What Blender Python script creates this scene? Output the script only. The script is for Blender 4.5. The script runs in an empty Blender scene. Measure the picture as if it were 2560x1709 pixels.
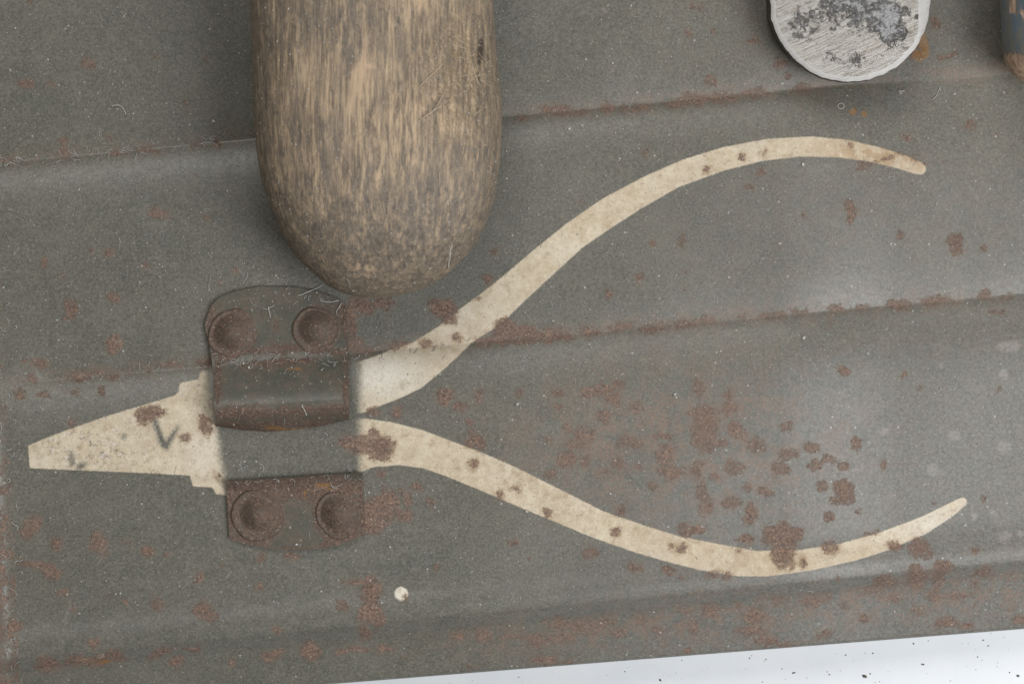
import bpy, math, random
import numpy as np
from mathutils import Vector

# ------------------------------------------------------------------ scale
S = 0.00006                 # metres of the panel plane per photo pixel (photo 2560 x 1709)
LENS = 105.0
DPX = 2560 * LENS / 36.0    # camera height above the panel, in the same unit
W2, H2 = 1280.0, 854.5
rng = np.random.default_rng(7)
random.seed(7)
sc = bpy.context.scene
col = sc.collection

# ------------------------------------------------------------------ camera, world, lamps, exposure
cam = bpy.data.cameras.new('camera')
cam.lens = LENS; cam.sensor_width = 36.0
cam.clip_start = 0.02; cam.clip_end = 20.0
cam.dof.use_dof = True
cam.dof.focus_distance = (DPX - 25) * S
cam.dof.aperture_fstop = 30.0
cam_ob = bpy.data.objects.new('camera', cam)
cam_ob.location = (0, 0, DPX * S)
col.objects.link(cam_ob)
sc.camera = cam_ob

world = bpy.data.worlds.new('World'); sc.world = world; world.use_nodes = True
bg = world.node_tree.nodes['Background']
bg.inputs[0].default_value = (1.0, 0.99, 0.97, 1); bg.inputs[1].default_value = 0.13

def softbox(name, loc, target, sx, sy, power, colour):
    l = bpy.data.lights.new(name, 'AREA'); l.shape = 'RECTANGLE'
    l.size = sx; l.size_y = sy; l.energy = power; l.color = colour
    o = bpy.data.objects.new(name, l); o.location = loc
    d = Vector(target) - Vector(loc)
    o.rotation_euler = d.to_track_quat('-Z', 'Y').to_euler()
    col.objects.link(o)
softbox('softbox_key', (-0.16, 0.72, 0.92), (0, 0, 0), 0.60, 0.60, 5.0, (1.0, 0.98, 0.95))
softbox('softbox_side', (0.30, -0.14, 0.43), (0.02, 0, 0), 0.24, 0.34, 2.6, (0.97, 0.985, 1.0))

sc.cycles.max_bounces = 4; sc.cycles.diffuse_bounces = 2; sc.cycles.glossy_bounces = 2
sc.view_settings.view_transform = 'Standard'
sc.view_settings.look = 'None'
sc.view_settings.exposure = 0.03
sc.view_settings.gamma = 1.0

# ------------------------------------------------------------------ mesh helpers
def at(u, v, z):
    """photo pixel (u, v) at height z (pixel units above the panel) -> metres"""
    k = (1.0 - np.asarray(z) / DPX)
    return np.stack([(np.asarray(u) - W2) * S * k, (H2 - np.asarray(v)) * S * k,
                     np.asarray(z) * S * np.ones_like(k)], axis=-1)

def mesh_np(name, verts, faces, smooth=True):
    verts = np.asarray(verts, dtype=np.float32).reshape(-1, 3)
    me = bpy.data.meshes.new(name)
    me.vertices.add(len(verts)); me.vertices.foreach_set('co', verts.ravel())
    faces = np.asarray(faces, dtype=np.int32)
    n, k = faces.shape
    me.loops.add(n * k); me.loops.foreach_set('vertex_index', faces.ravel())
    me.polygons.add(n)
    me.polygons.foreach_set('loop_start', np.arange(0, n * k, k, dtype=np.int32))
    me.polygons.foreach_set('loop_total', np.full(n, k, dtype=np.int32))
    me.polygons.foreach_set('use_smooth', np.full(n, smooth, dtype=bool))
    me.update(calc_edges=True)
    return me

def attr(me, name, values):
    a = me.attributes.new(name, 'FLOAT', 'POINT')
    a.data.foreach_set('value', np.asarray(values, dtype=np.float32).ravel())

def obj(name, me, mat, parent=None, label=None, category=None, group=None, kind=None):
    o = bpy.data.objects.new(name, me)
    col.objects.link(o)
    if mat: me.materials.append(mat)
    if parent: o.parent = parent
    for k, x in (('label', label), ('category', category), ('group', group), ('kind', kind)):
        if x: o[k] = x
    return o

def empty(name, label, category, loc=(0, 0, 0)):
    o = bpy.data.objects.new(name, None); o.empty_display_size = 0.01
    o.location = loc
    col.objects.link(o); o['label'] = label; o['category'] = category
    return o

def grid_faces(nr, nc, wrap=False):
    r = np.arange(nr - 1)[:, None]; c = np.arange(nc if wrap else nc - 1)[None, :]
    c2 = (c + 1) % nc
    return np.stack([r * nc + c, (r + 1) * nc + c, (r + 1) * nc + c2, r * nc + c2], -1).reshape(-1, 4)

# ------------------------------------------------------------------ 2D fields (photo-pixel units)
def poly_sdf(u, v, pts):
    """signed distance, positive inside"""
    pts = np.asarray(pts, float); n = len(pts)
    d2 = np.full(u.shape, 1e12); inside = np.zeros(u.shape, bool)
    for i in range(n):
        ax, ay = pts[i]; bx, by = pts[(i + 1) % n]
        ex, ey = bx - ax, by - ay
        t = np.clip(((u - ax) * ex + (v - ay) * ey) / (ex * ex + ey * ey + 1e-9), 0, 1)
        d2 = np.minimum(d2, (u - ax - t * ex) ** 2 + (v - ay - t * ey) ** 2)
        if ay != by:
            cond = ((ay > v) != (by > v)) & (u < (bx - ax) * (v - ay) / (by - ay) + ax)
            inside ^= cond
    d = np.sqrt(d2)
    return np.where(inside, d, -d)

def blobs(u, v, lst, lo=-40.0):
    f = np.full(u.shape, lo)
    for b in lst:
        bu, bv, rx, ry = b[:4]; rot = math.radians(b[4]) if len(b) > 4 else 0.0
        m = (np.abs(u - bu) < 2.4 * max(rx, ry) + 50) & (np.abs(v - bv) < 2.4 * max(rx, ry) + 50)
        if not m.any(): continue
        x, y = u[m] - bu, v[m] - bv
        c, s = math.cos(rot), math.sin(rot)
        x, y = x * c + y * s, -x * s + y * c
        q = np.sqrt((x / rx) ** 2 + (y / ry) ** 2)
        g = np.sqrt((x / rx ** 2) ** 2 + (y / ry ** 2) ** 2) + 1e-6
        d = np.where(q > 0.15, (1 - q) * q / g, min(rx, ry))
        f[m] = np.maximum(f[m], d)
    return f

def strokes(u, v, lst):
    f = np.full(u.shape, -200.0)
    for (ax, ay, bx, by, wa, wb) in lst:
        ex, ey = bx - ax, by - ay
        t = np.clip(((u - ax) * ex + (v - ay) * ey) / (ex * ex + ey * ey), 0, 1)
        d = np.sqrt((u - ax - t * ex) ** 2 + (v - ay - t * ey) ** 2)
        f = np.maximum(f, wa + (wb - wa) * t - d)
    return f

# ------------------------------------------------------------------ the traced marks on the sheet
JAW = [(70,1114),(101,1100),(168,1074),(257,1043),(334,1019),(398,1000),(438,987),(446,978),(449,959),(459,954),
       (495,948),(500,932),(506,926),(640,915),(640,1240),(566,1238),(540,1234),(531,1218),(482,1215),(474,1188),
       (346,1181),(193,1175),(74,1170)]
HANDLE_UP = [(860,912),(896,903),(940,889),(981,872),(1030,856),(1060,838),(1100,812),(1153,769),(1200,735),(1250,696),
       (1334,625),(1417,558),(1507,496),(1607,443),(1707,399),(1808,368),(1919,347),(2031,341),(2120,350),(2198,368),
       (2254,385),(2302,405),(2314,416),(2315,428),(2306,436),(2292,436),(2243,421),(2170,403),(2087,393),(2003,391),
       (1908,402),(1808,427),(1696,468),(1607,519),(1529,569),(1456,619),(1389,680),(1322,742),(1250,811),(1179,856),
       (1143,892),(1107,925),(1051,971),(1000,995),(950,1014),(905,1032),(860,1036)]
HANDLE_LO = [(860,1046),(910,1045),(938,1049),(981,1055),(1058,1075),(1113,1096),(1201,1129),(1289,1167),(1399,1222),
       (1508,1277),(1618,1315),(1700,1340),(1782,1356),(1892,1376),(2002,1373),(2095,1359),(2194,1332),(2303,1291),
       (2395,1246),(2408,1242),(2417,1249),(2416,1260),(2380,1291),(2314,1334),(2216,1376),(2139,1400),(2029,1425),
       (1919,1440),(1837,1439),(1755,1425),(1673,1405),(1590,1381),(1481,1343),(1388,1304),(1289,1263),(1201,1225),
       (1113,1189),(1058,1170),(998,1162),(932,1167),(905,1178),(860,1182)]
F = 1.0898
RUST = [(a*F,b*F,c*F,d*F) for a,b,c,d in [(203,149,20,12),(62,195,16,12),(112,190,14,11),(150,322,10,9),(362,490,22,11),
       (252,578,12,10),(208,572,8,6),(100,602,8,9),(145,632,8,7),(163,704,16,16),(160,722,10,10),(262,683,15,14),(260,786,17,18),
       (262,802,8,8),(428,237,6,6),(440,205,5,6),(540,625,8,7),(150,355,18,7),(280,350,22,7),(330,345,28,7),(450,330,14,6),
       (497,328,10,6),(18,369,22,4),(1135,577,9,8),(1120,640,9,10)]]
RUST += [(100,910,16,18),(82,948,14,10),(205,938,36,9,-6),(248,928,22,9),(280,941,16,7),(328,928,14,6),(370,925,14,6),
       (430,913,28,8),(515,905,22,9),(52,985,10,9),(110,988,10,6),(183,980,12,6),(256,978,8,9),(180,1056,5,7),
       (80,1315,20,32,35),(140,1358,16,14),(248,1357,24,24),(254,1378,14,10),(318,1356,16,8),(373,1378,17,14),
       (421,1384,12,9),(100,1412,50,10,8),(130,1430,24,18),(155,1480,17,11),(10,1430,14,18),(35,1565,20,18),(498,1443,9,9),
       (650,1465,9,8),(262,1488,5,5),(395,1512,15,14),(506,1520,22,18),(522,1540,20,13),(233,1607,14,9),(225,1650,70,12,-4),
       (286,1638,24,17),(120,1660,30,22),(405,1629,34,8,-14),(480,1620,16,5),(440,1655,18,14),(582,1655,9,9),(690,1635,30,12,-20),
       (775,1627,24,22),(650,1395,14,9),(690,1572,14,10),(725,1388,16,8),
       (945,1278,42,38),(975,1250,26,30),(1020,1245,12,22),(1014,1289,16,12),(930,1312,36,22),(1080,1256,10,10),(954,1182,8,9),
       (1002,1225,10,9),(1040,1215,8,7),
       (905,1112,46,22),(950,1115,36,34),(872,1103,24,16),(936,1088,13,18),(955,1140,22,14),
       (1113,990,20,18),(1151,1017,18,11),(1198,995,14,19),(1173,1058,12,14),(1190,1102,26,19),(1180,1080,12,14),
       (937,1031,15,12),(992,1031,12,16),
       (905,764,34,26),(955,756,36,14),(880,800,14,42),(888,860,24,18),(915,874,30,8),
       (1112,772,34,28),(1092,755,22,14),(1122,797,20,14),(1140,839,11,10),(1068,856,13,7),(1000,862,26,9,-12),
       (1240,850,52,13,-4),(1300,834,62,24,4),(1362,838,55,17,6),(1415,845,26,8),(1260,812,20,14),
       (1475,826,26,14),(1540,820,20,6),(1565,814,14,10),
       (1640,822,40,12,-6),(1713,811,30,11),(1763,800,24,8),(1852,795,14,6),(1930,787,34,10,-6),(2003,781,20,8),(2087,772,22,8),
       (2142,770,20,6),(2243,761,30,12),(2337,750,36,9,-6),(2460,739,14,10),(2519,742,14,8),(2491,781,18,7),
       (1303,293,12,7),(1389,275,38,13),(1440,284,30,9),(1518,270,22,10),(1585,270,36,9),(1696,258,40,11,-6),(1741,247,38,16),
       (1808,245,36,12),(1891,233,34,10),(2003,224,24,12),(1947,162,20,12),(1880,103,18,9),(1721,84,8,8),(1780,204,16,10),
       (1969,190,8,5),(2365,142,26,8,-15),(2340,60,8,12),(2290,130,22,14),
       (1905,429,11,13),(1911,382,8,8),(1766,424,6,6),(1612,379,6,9),(1454,510,7,6),(1707,597,9,18),(2126,530,12,35),
       (2390,606,22,22),(2398,625,18,14),(1598,692,10,14),(1520,733,7,9),(1869,468,8,4),(2424,312,10,12),(2268,343,10,6),
       (2167,411,20,5,-12),(2210,398,34,5,-14),(2262,386,22,5,10),(2130,362,7,5),(2160,412,16,9,-30),(2285,398,10,4,30),
       (1302,981,9,10),(1398,983,12,8),(1398,1016,12,10),(1492,978,38,18),(1530,1000,24,14),(1549,961,16,7),(1511,1038,20,14),
       (1593,1022,18,16),(1418,1071,8,12),(1462,1088,28,24),(1437,1112,26,18),(1420,1149,28,20),(1374,1101,10,12),(1376,1184,11,9),
       (1459,1151,12,13),(1574,1107,34,14),(1544,1162,15,15),(1596,1164,11,11),(1508,1181,22,10),(1662,1090,28,8),(1662,1134,22,26),
       (1678,1180,36,20),(1634,1214,12,15),(1557,1277,12,10),(1283,1354,14,11),(1478,1381,22,14),(1585,1419,17,10),(1673,1425,12,9),
       (1182,1159,11,11),(1289,1219,8,7),(1250,1236,6,8),(1371,1277,8,11),(1541,1329,9,9),(1681,1362,7,7),(1703,1370,13,13),
       (1747,972,12,22),(1821,986,15,18),(1826,1019,22,18),(1760,1030,34,16),(1766,1063,34,30),(1837,1074,24,20),(1760,1107,38,22),
       (1799,1107,20,14),(1889,1110,25,18),(1969,1068,15,11),(2106,926,13,11),(1974,1137,25,16),(2029,1118,18,10),(2037,1164,17,13),
       (2070,1148,15,15),(2111,1167,12,9),(1952,1173,26,12),(1837,1167,25,20),(1744,1173,17,25),(1788,1192,15,12),(1865,1216,13,11),
       (1914,1230,20,11),(2057,1216,16,11),(2106,1222,26,28),(2090,1248,20,14),(2120,1240,16,20),(2210,1167,10,14),(2144,1112,9,13),
       (1832,1258,26,13),(1755,1227,17,25),(1766,1266,18,18),(1876,1282,17,25),(2073,1288,10,10),(1958,1340,56,32),(1958,1387,30,30),
       (1975,1405,14,12),(1733,1326,36,15),(1859,1348,24,10),(2073,1367,26,11),(2172,1332,16,6),(2298,1370,28,26),(2310,1385,18,14),
       (2240,1367,16,12),(2007,1406,8,12),(1845,1378,10,9),(1782,1436,14,7),(1815,1441,12,6),
       (2292,1441,27,30),(2358,1417,22,15),(2347,1447,18,22),(2336,1488,17,14),(2455,1430,18,14),(2438,1455,12,16),(2397,1487,32,8),
       (2440,1376,13,11),(2210,1453,28,18),(2185,1474,26,13),(2238,1493,13,13),(2366,1557,30,14),(2413,1562,20,9),(2553,1548,22,12),
       (2523,1521,13,8),(2295,1526,13,11),(2161,1546,15,12),(2114,1515,8,12),(2065,1587,15,14),(2051,1496,32,12,-8),(2024,1507,20,12),
       (1947,1502,17,12),(1845,1513,10,11),(1777,1524,23,16),(1733,1562,15,22),(1886,1540,28,26),(1876,1573,38,14),(1919,1600,30,14),
       (1711,1526,22,7),(1963,1612,30,6),
       (1143,1589,17,11),(1209,1586,18,15),(1286,1588,32,10),(1345,1598,26,18),(1398,1556,24,16),(1405,1595,38,14),(1465,1565,38,20),
       (1518,1552,26,9),(1545,1578,18,11),(1604,1550,13,13),(1644,1572,17,12),(1734,1563,13,22),(1365,1649,36,10,-5),(1412,1654,20,7),
       (1183,1666,12,5),(1714,1626,10,5),(2062,1586,16,11),
       (925,1475,30,36),(900,1455,32,12),(925,1530,32,28),(912,1580,14,22),(860,1453,10,7),(945,1550,20,22),(855,1517,17,15),
       (880,1622,36,7),(965,1622,26,9),(1010,1640,14,6),
       (462,1092,12,6),(375,1032,34,16),(362,1045,18,16),(392,1028,16,12),(515,1063,14,27,-32),(545,1187,6,6)]
for k in range(95):
    u0, v0 = rng.uniform(-300, 2900), rng.uniform(-350, 1650)
    RUST.append((u0, v0, rng.uniform(2.5, 6), rng.uniform(2.5, 6)))
for k in range(60):                                   # beyond the frame the same kind of wear goes on
    u0, v0 = rng.uniform(2600, 3000), rng.uniform(-350, 1500)
    r = rng.uniform(6, 26); RUST.append((u0, v0, r, r * rng.uniform(.6, 1.2)))
ORANGE = [(2306,100,12,46,-14),(2296,140,16,14),(2131,279,12,9),(2160,285,8,8),(735,921,18,4),(250,1653,36,4)]
PALE = [(2333,1173,14,15),(2435,1290,9,9),(2484,1282,10,8),(2512,1340,17,15),(2553,1334,10,10),(2509,937,12,14),(2353,912,7,7),
        (2512,1118,16,18),(2210,1077,12,9),(2386,1090,16,12),(2523,865,30,14),(1423,322,8,6),(2066,412,9,8),(1510,25,8,8)]  # right-hand rust spots lightened to imitate sheen; last few plain pale specks
PALE_STROKES = [(2112,1182,2160,1168,2,1),(1023,1482,1240,1472,1,-3),(200,1230,285,1310,-1,-2),(285,1310,250,1400,-2,0),
        (190,1460,165,1545,1,0),(165,1545,150,1640,0,0),(1620,240,1655,160,0,0),(2400,430,2445,500,0,0),(1278,930,1312,922,1.2,.6)]
def lineA(u): return 406 - 0.0914 * u
def lineB(u): return 959.5 - 0.0878 * u
def lineC(u): return 1671 - 0.0973 * u
def lineD(u): return 1769.8 - 0.0796 * u

def smooth(x, a, b):
    t = np.clip((x - a) / (b - a), 0, 1); return t * t * (3 - 2 * t)

H_STEP, DIP = 28.0, 12.0
def step(s, wid):
    return np.where(s < 0, -DIP * np.exp(np.minimum(s, 0) / 55.0),
                    -DIP + (H_STEP + DIP) * (1 - np.exp(-np.maximum(s, 0) / wid)))

def height(u, v):
    u = np.asarray(u, float); v = np.asarray(v, float)
    fa = 1 - 0.7 * smooth(u, 1950, 2250)
    zz = step(v - lineA(u) - 14 * smooth(u, 2050, 2500), 50 + 40 * smooth(u, 1900, 2300)) * fa
    fb = smooth(u, 30, 130)
    sb = v - lineB(u)
    zz = zz + step(sb, 62) * fb + (1 - fb) * H_STEP * smooth(sb, -60, 120)
    s = v - lineC(u)
    zz = zz + 13 * np.exp(-((s + 48) / 46.0) ** 2)
    zz = zz - 22 * smooth(s, -24, 14) - 0.34 * np.maximum(s, 0)
    # slight waviness of hand-formed sheet
    zz = zz + 1.6 * np.sin(u / 210 + 1.0) * np.sin(v / 170 + .4) + 0.9 * np.sin(u / 77 + v / 118)
    # left wall of the tray
    sl = u - (-36 + (v - 600) * 0.045)
    wall = 14 * np.log1p(np.exp(np.clip(-sl / 9.0, -30, 30)))
    return zz + np.minimum(wall, 190)

# ------------------------------------------------------------------ node helpers
class NT:
    def __init__(self, name):
        self.m = bpy.data.materials.new(name); self.m.use_nodes = True
        self.t = self.m.node_tree; self.n = self.t.nodes; self.n.clear()
        self.out = self.n.new('ShaderNodeOutputMaterial')
        self.b = self.n.new('ShaderNodeBsdfPrincipled')
        self.t.links.new(self.b.outputs[0], self.out.inputs[0])
        tc = self.n.new('ShaderNodeTexCoord')
        self.p = self.vscale(tc.outputs['Object'], 1.0 / S)       # object coordinates in photo-pixel units
    def link(self, a, b):
        if isinstance(a, (int, float)): b.default_value = a
        elif isinstance(a, tuple): b.default_value = a if len(a) == len(b.default_value) else a + (1,)
        else: self.t.links.new(a, b)
    def vscale(self, v, s):
        q = self.n.new('ShaderNodeVectorMath'); q.operation = 'MULTIPLY'
        self.link(v, q.inputs[0]); q.inputs[1].default_value = (s, s, s) if not isinstance(s, tuple) else s
        return q.outputs[0]
    def vadd(self, a, b):
        q = self.n.new('ShaderNodeVectorMath'); q.operation = 'ADD'
        self.link(a, q.inputs[0]); self.link(b, q.inputs[1]); return q.outputs[0]
    def rotz(self, v, deg):
        q = self.n.new('ShaderNodeVectorRotate'); q.rotation_type = 'Z_AXIS'
        self.link(v, q.inputs['Vector']); q.inputs['Angle'].default_value = math.radians(deg); return q.outputs[0]
    def noise(self, period, detail=2.0, rough=0.5, vec=None, seed=0.0, stretch=None, colour=False, distort=0.0):
        v = vec if vec is not None else self.p
        if stretch: v = self.vscale(v, stretch)
        if seed: v = self.vadd(v, (seed * 913.0, seed * 377.0, seed * 151.0))
        q = self.n.new('ShaderNodeTexNoise'); self.link(v, q.inputs['Vector'])
        q.inputs['Scale'].default_value = 1.0 / period; q.inputs['Detail'].default_value = detail
        q.inputs['Roughness'].default_value = rough; q.inputs['Distortion'].default_value = distort
        return q.outputs['Color' if colour else 'Fac']
    def voro(self, period, seed=0.0, vec=None):
        v = vec if vec is not None else self.p
        if seed: v = self.vadd(v, (seed * 713.0, seed * 277.0, seed * 91.0))
        q = self.n.new('ShaderNodeTexVoronoi'); self.link(v, q.inputs['Vector']); q.inputs['Scale'].default_value = 1.0 / period
        return q.outputs['Distance'], q.outputs['Color']
    def math(self, op, a, b=0.0, c=None, clamp=False):
        q = self.n.new('ShaderNodeMath'); q.operation = op; q.use_clamp = clamp
        self.link(a, q.inputs[0]); self.link(b, q.inputs[1])
        if c is not None: self.link(c, q.inputs[2])
        return q.outputs[0]
    def ss(self, x, a, b, lo=0.0, hi=1.0):
        q = self.n.new('ShaderNodeMapRange'); q.interpolation_type = 'SMOOTHSTEP'
        self.link(x, q.inputs[0]); q.inputs[1].default_value = a; q.inputs[2].default_value = b
        q.inputs[3].default_value = lo; q.inputs[4].default_value = hi
        return q.outputs[0]
    def mix(self, f, a, b, blend='MIX'):
        q = self.n.new('ShaderNodeMix'); q.data_type = 'RGBA'; q.blend_type = blend
        self.link(f, q.inputs[0]); self.link(a, q.inputs[6]); self.link(b, q.inputs[7]); return q.outputs[2]
    def fmix(self, f, a, b):
        q = self.n.new('ShaderNodeMix'); q.data_type = 'FLOAT'
        self.link(f, q.inputs[0]); self.link(a, q.inputs[2]); self.link(b, q.inputs[3]); return q.outputs[0]
    def attr(self, name):
        q = self.n.new('ShaderNodeAttribute'); q.attribute_name = name; return q.outputs['Fac']
    def bump(self, h, dist_px, strength=1.0, normal=None):
        q = self.n.new('ShaderNodeBump'); q.inputs['Strength'].default_value = strength
        q.inputs['Distance'].default_value = dist_px * S
        self.link(h, q.inputs['Height'])
        if normal is not None: self.link(normal, q.inputs['Normal'])
        return q.outputs[0]
    def done(self, colour, rough, normal=None, metal=0.0, spec=0.5):
        self.link(colour, self.b.inputs['Base Color']); self.link(rough, self.b.inputs['Roughness'])
        self.link(metal, self.b.inputs['Metallic']); self.link(spec, self.b.inputs['Specular IOR Level'])
        if normal is not None: self.link(normal, self.b.inputs['Normal'])
        return self.m

OLIVE_A, OLIVE_B = (0.108, 0.104, 0.081), (0.141, 0.135, 0.107)
def sheet_material(name, green=0.0, deep=1.0):
    n = NT(name)
    RUST_D = tuple(x * deep for x in (0.078, 0.055, 0.047)); RUST_L = tuple(x * deep for x in (0.30, 0.190, 0.138))
    # olive drab enamel
    c = n.mix(n.ss(n.noise(330, 4, .55), .35, .68), OLIVE_A, OLIVE_B)
    c = n.mix(n.ss(n.noise(34, 5, .72, seed=1), .42, .66, 0, .5), c, (0.176, 0.162, 0.118))
    c = n.mix(n.ss(n.noise(130, 5, .7, seed=51), .50, .70, 0, .45), c, (0.088, 0.088, 0.074))
    grain = n.noise(6.0, 5, .85, seed=2)
    c = n.mix(n.ss(grain, .34, .68), n.mix(0.42, c, (0.03, 0.03, 0.027)), n.mix(0.36, c, (0.29, 0.28, 0.245)))
    if green: c = n.mix(green, c, (0.068, 0.070, 0.053))
    # worn, mottled zone
    worn = n.attr('worn')
    mott = n.ss(n.noise(8, 6, .9, seed=3), .40, .62)
    c = n.mix(n.math('MULTIPLY', worn, .62), c, n.mix(mott, (0.098, 0.098, 0.088), (0.255, 0.253, 0.238)))
    # cream stencil paint
    edge = n.math('MULTIPLY_ADD', n.math('SUBTRACT', n.noise(7, 3, .7, seed=4), .5), 5.0, n.attr('cream'))
    cm = n.ss(edge, -2.0, 2.4)
    spr = n.math('MULTIPLY_ADD', n.math('SUBTRACT', n.noise(6, 4, .8, seed=5), .5), 34.0, n.attr('spray'))
    cm = n.math('MULTIPLY', cm, n.ss(spr, -12, 18))
    cr = n.mix(n.ss(n.noise(34, 7, .8, seed=6), .32, .70), (0.69, 0.60, 0.455), (0.50, 0.405, 0.275))
    cr = n.mix(n.ss(n.noise(170, 2, .5, seed=7), .45, .7, 0, .45), cr, (0.66, 0.60, 0.49))
    cr = n.mix(n.math('MULTIPLY', n.attr('brown'), n.ss(n.noise(28, 5, .8, seed=52), .34, .60)), cr, (0.40, 0.265, 0.14))
    cr = n.mix(n.attr('clean'), cr, (0.80, 0.755, 0.665))
    cr = n.mix(n.ss(n.noise(6, 5, .88, seed=8), .46, .70, 0, .5), cr, (0.30, 0.23, 0.15))
    cr = n.mix(n.ss(n.noise(30, 5, .75, seed=9), .52, .70, 0, .55), cr, (0.30, 0.21, 0.12))
    gd, gc = n.voro(15, 1)
    gr = n.math('MULTIPLY', n.attr('grime'), n.ss(n.noise(13, 4, .75, seed=10), .50, .66))
    cr = n.mix(n.math('MULTIPLY', gr, .8), cr, (0.20, 0.165, 0.125))
    gw = n.math('MULTIPLY', n.attr('grime'), n.ss(n.noise(17, 4, .7, seed=14), .56, .68))
    cr = n.mix(n.math('MULTIPLY', gw, .6), cr, (0.75, 0.72, 0.68))
    c = n.mix(cm, c, cr)
    fr = n.math('MULTIPLY', n.attr('faint'), n.ss(n.noise(44, 6, .78, seed=31), .40, .60, 0, .85))
    c = n.mix(n.math('MULTIPLY', fr, n.ss(n.noise(7, 5, .9, seed=32), .40, .60, .05, 1.0)), c, (0.25, 0.155, 0.108))
    # rust
    rw = n.math('ADD', n.math('MULTIPLY', n.math('SUBTRACT', n.noise(36, 5, .75, seed=11), .5), 62.0),
                n.math('MULTIPLY', n.math('SUBTRACT', n.noise(7, 4, .85, seed=12), .5), 30.0))
    rf = n.math('ADD', n.attr('rust'), rw)
    rm = n.ss(rf, -2.5, 3.5)
    halo = n.math('MULTIPLY', n.ss(rf, -10, 0), n.math('MULTIPLY', cm, .4))
    c = n.mix(halo, c, (0.40, 0.25, 0.12))
    soft = n.ss(rf, -14, 2, 0, .22)
    c = n.mix(soft, c, (0.16, 0.11, 0.08))
    rc = n.mix(n.ss(n.noise(7, 5, .88, seed=13), .38, .62), RUST_D, RUST_L)
    rc = n.mix(n.ss(n.noise(60, 3, .6, seed=15), .42, .62, 0, .45), rc, tuple(x * deep for x in (0.150, 0.106, 0.086)))
    sd, sco = n.voro(13, 3)
    rc = n.mix(n.ss(sd, .22, .08, 0, .7), rc, (0.42, 0.31, 0.23))
    holes = n.ss(n.noise(14, 5, .85, seed=16), .46, .66, .95, .2)
    rm = n.math('MULTIPLY', rm, n.fmix(n.ss(n.attr('rust'), 8, 20), holes, 1.0))
    rm = n.math('MULTIPLY', rm, n.ss(n.attr('faint'), .2, .9, .95, .72))
    c = n.mix(rm, c, rc)
    om = n.ss(n.math('ADD', n.attr('orange'), n.math('MULTIPLY', rw, .5)), -2, 5, 0, .75)
    c = n.mix(om, c, n.mix(grain, (0.20, 0.10, 0.035), (0.34, 0.18, 0.06)))
    # rust spots paled by painted-in sheen, and chalky scuffs
    pm = n.ss(n.math('ADD', n.attr('pale'), n.math('MULTIPLY', rw, .35)), -5, 6, 0, .36)
    c = n.mix(n.math('MULTIPLY', pm, n.ss(n.noise(7, 3, .8, seed=17), .35, .6, .25, 1.0)), c, (0.42, 0.37, 0.35))
    # hairline scuffs
    sc_ = n.math('MAXIMUM', n.ss(n.noise(4, 2, .6, vec=n.rotz(n.p, 62), stretch=(.025, 1, 1), seed=41), .70, .78),
                 n.ss(n.noise(4, 2, .6, vec=n.rotz(n.p, -28), stretch=(.02, 1, 1), seed=42), .71, .78))
    c = n.mix(n.math('MULTIPLY', sc_, n.ss(n.noise(140, 3, .6, seed=43), .50, .68, 0, .32)), c, (0.42, 0.41, 0.38))
    # fine settled dust
    d1, k1 = n.voro(12, 5); d2, k2 = n.voro(27, 7)
    du = n.math('MAXIMUM', n.math('MULTIPLY', n.ss(d1, .17, .07), n.ss(k1, .4, .8, 0, .5)),
                n.math('MULTIPLY', n.ss(d2, .11, .06), n.ss(k2, .4, .8, 0, .75)))
    c = n.mix(du, c, (0.52, 0.50, 0.46))
    du2 = n.ss(n.noise(60, 5, .7, seed=18), .45, .75, 0, .06)
    c = n.mix(du2, c, (0.40, 0.39, 0.36))
    rough = n.fmix(rm, n.fmix(cm, n.ss(n.noise(12, 3, .6, seed=19), .3, .7, .34, .45), .58), .80)
    hgt = n.math('ADD', n.math('MULTIPLY', grain, .5),
                 n.math('ADD', n.math('MULTIPLY', rm, n.math('MULTIPLY_ADD', n.noise(8, 3, .8, seed=20), 2.4, -.4)), n.math('MULTIPLY', cm, .5)))
    nb = n.bump(hgt, 1.5, .55)
    return n.done(c, rough, nb, 0.0, n.fmix(rm, .5, .25))

M_SHEET = sheet_material('olive_enamel')
M_CLIP = sheet_material('olive_enamel_clip', .8, .72)

# ------------------------------------------------------------------ table
def table_material():
    n = NT('white_board')
    c = n.mix(n.ss(n.noise(200, 4, .6), .35, .7), (0.76, 0.785, 0.81), (0.72, 0.745, 0.775))
    d, k = n.voro(60, 2)
    c = n.mix(n.math('MULTIPLY', n.ss(d, .07, .02), n.ss(k, .45, .7, 0, .7)), c, (0.25, 0.21, 0.17))
    c = n.mix(n.ss(n.noise(45, 3, .6, seed=3), .68, .78, 0, .3), c, (0.62, 0.52, 0.42))
    return n.done(c, .55, n.bump(n.noise(6, 3, .7), 1.0, .25))
TABLE_Z = -150.0
bmv = [(-1.2, -1.2, TABLE_Z * S), (1.2, -1.2, TABLE_Z * S), (1.2, 1.2, TABLE_Z * S), (-1.2, 1.2, TABLE_Z * S)]
obj('table_surface', mesh_np('table_surface', bmv, [[0, 1, 2, 3]], False), table_material(), kind='structure')

# ------------------------------------------------------------------ the tray sheet
us = np.concatenate([np.linspace(-420, -40, 40), np.arange(-36, 2600, 3.2), np.linspace(2604, 3020, 45)])
NT_ = 535
t_in = np.linspace(0, 1, NT_)
U, T = np.meshgrid(us, t_in)
Vtop = -25.0
V = Vtop + (lineD(U) - Vtop) * T
tu = np.linspace(-380, -34, 30)[:, None] * np.ones_like(us)[None, :]
U = np.vstack([np.repeat(us[None, :], 30, 0), U]); V = np.vstack([tu, V])
Z = height(U, V)
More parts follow.
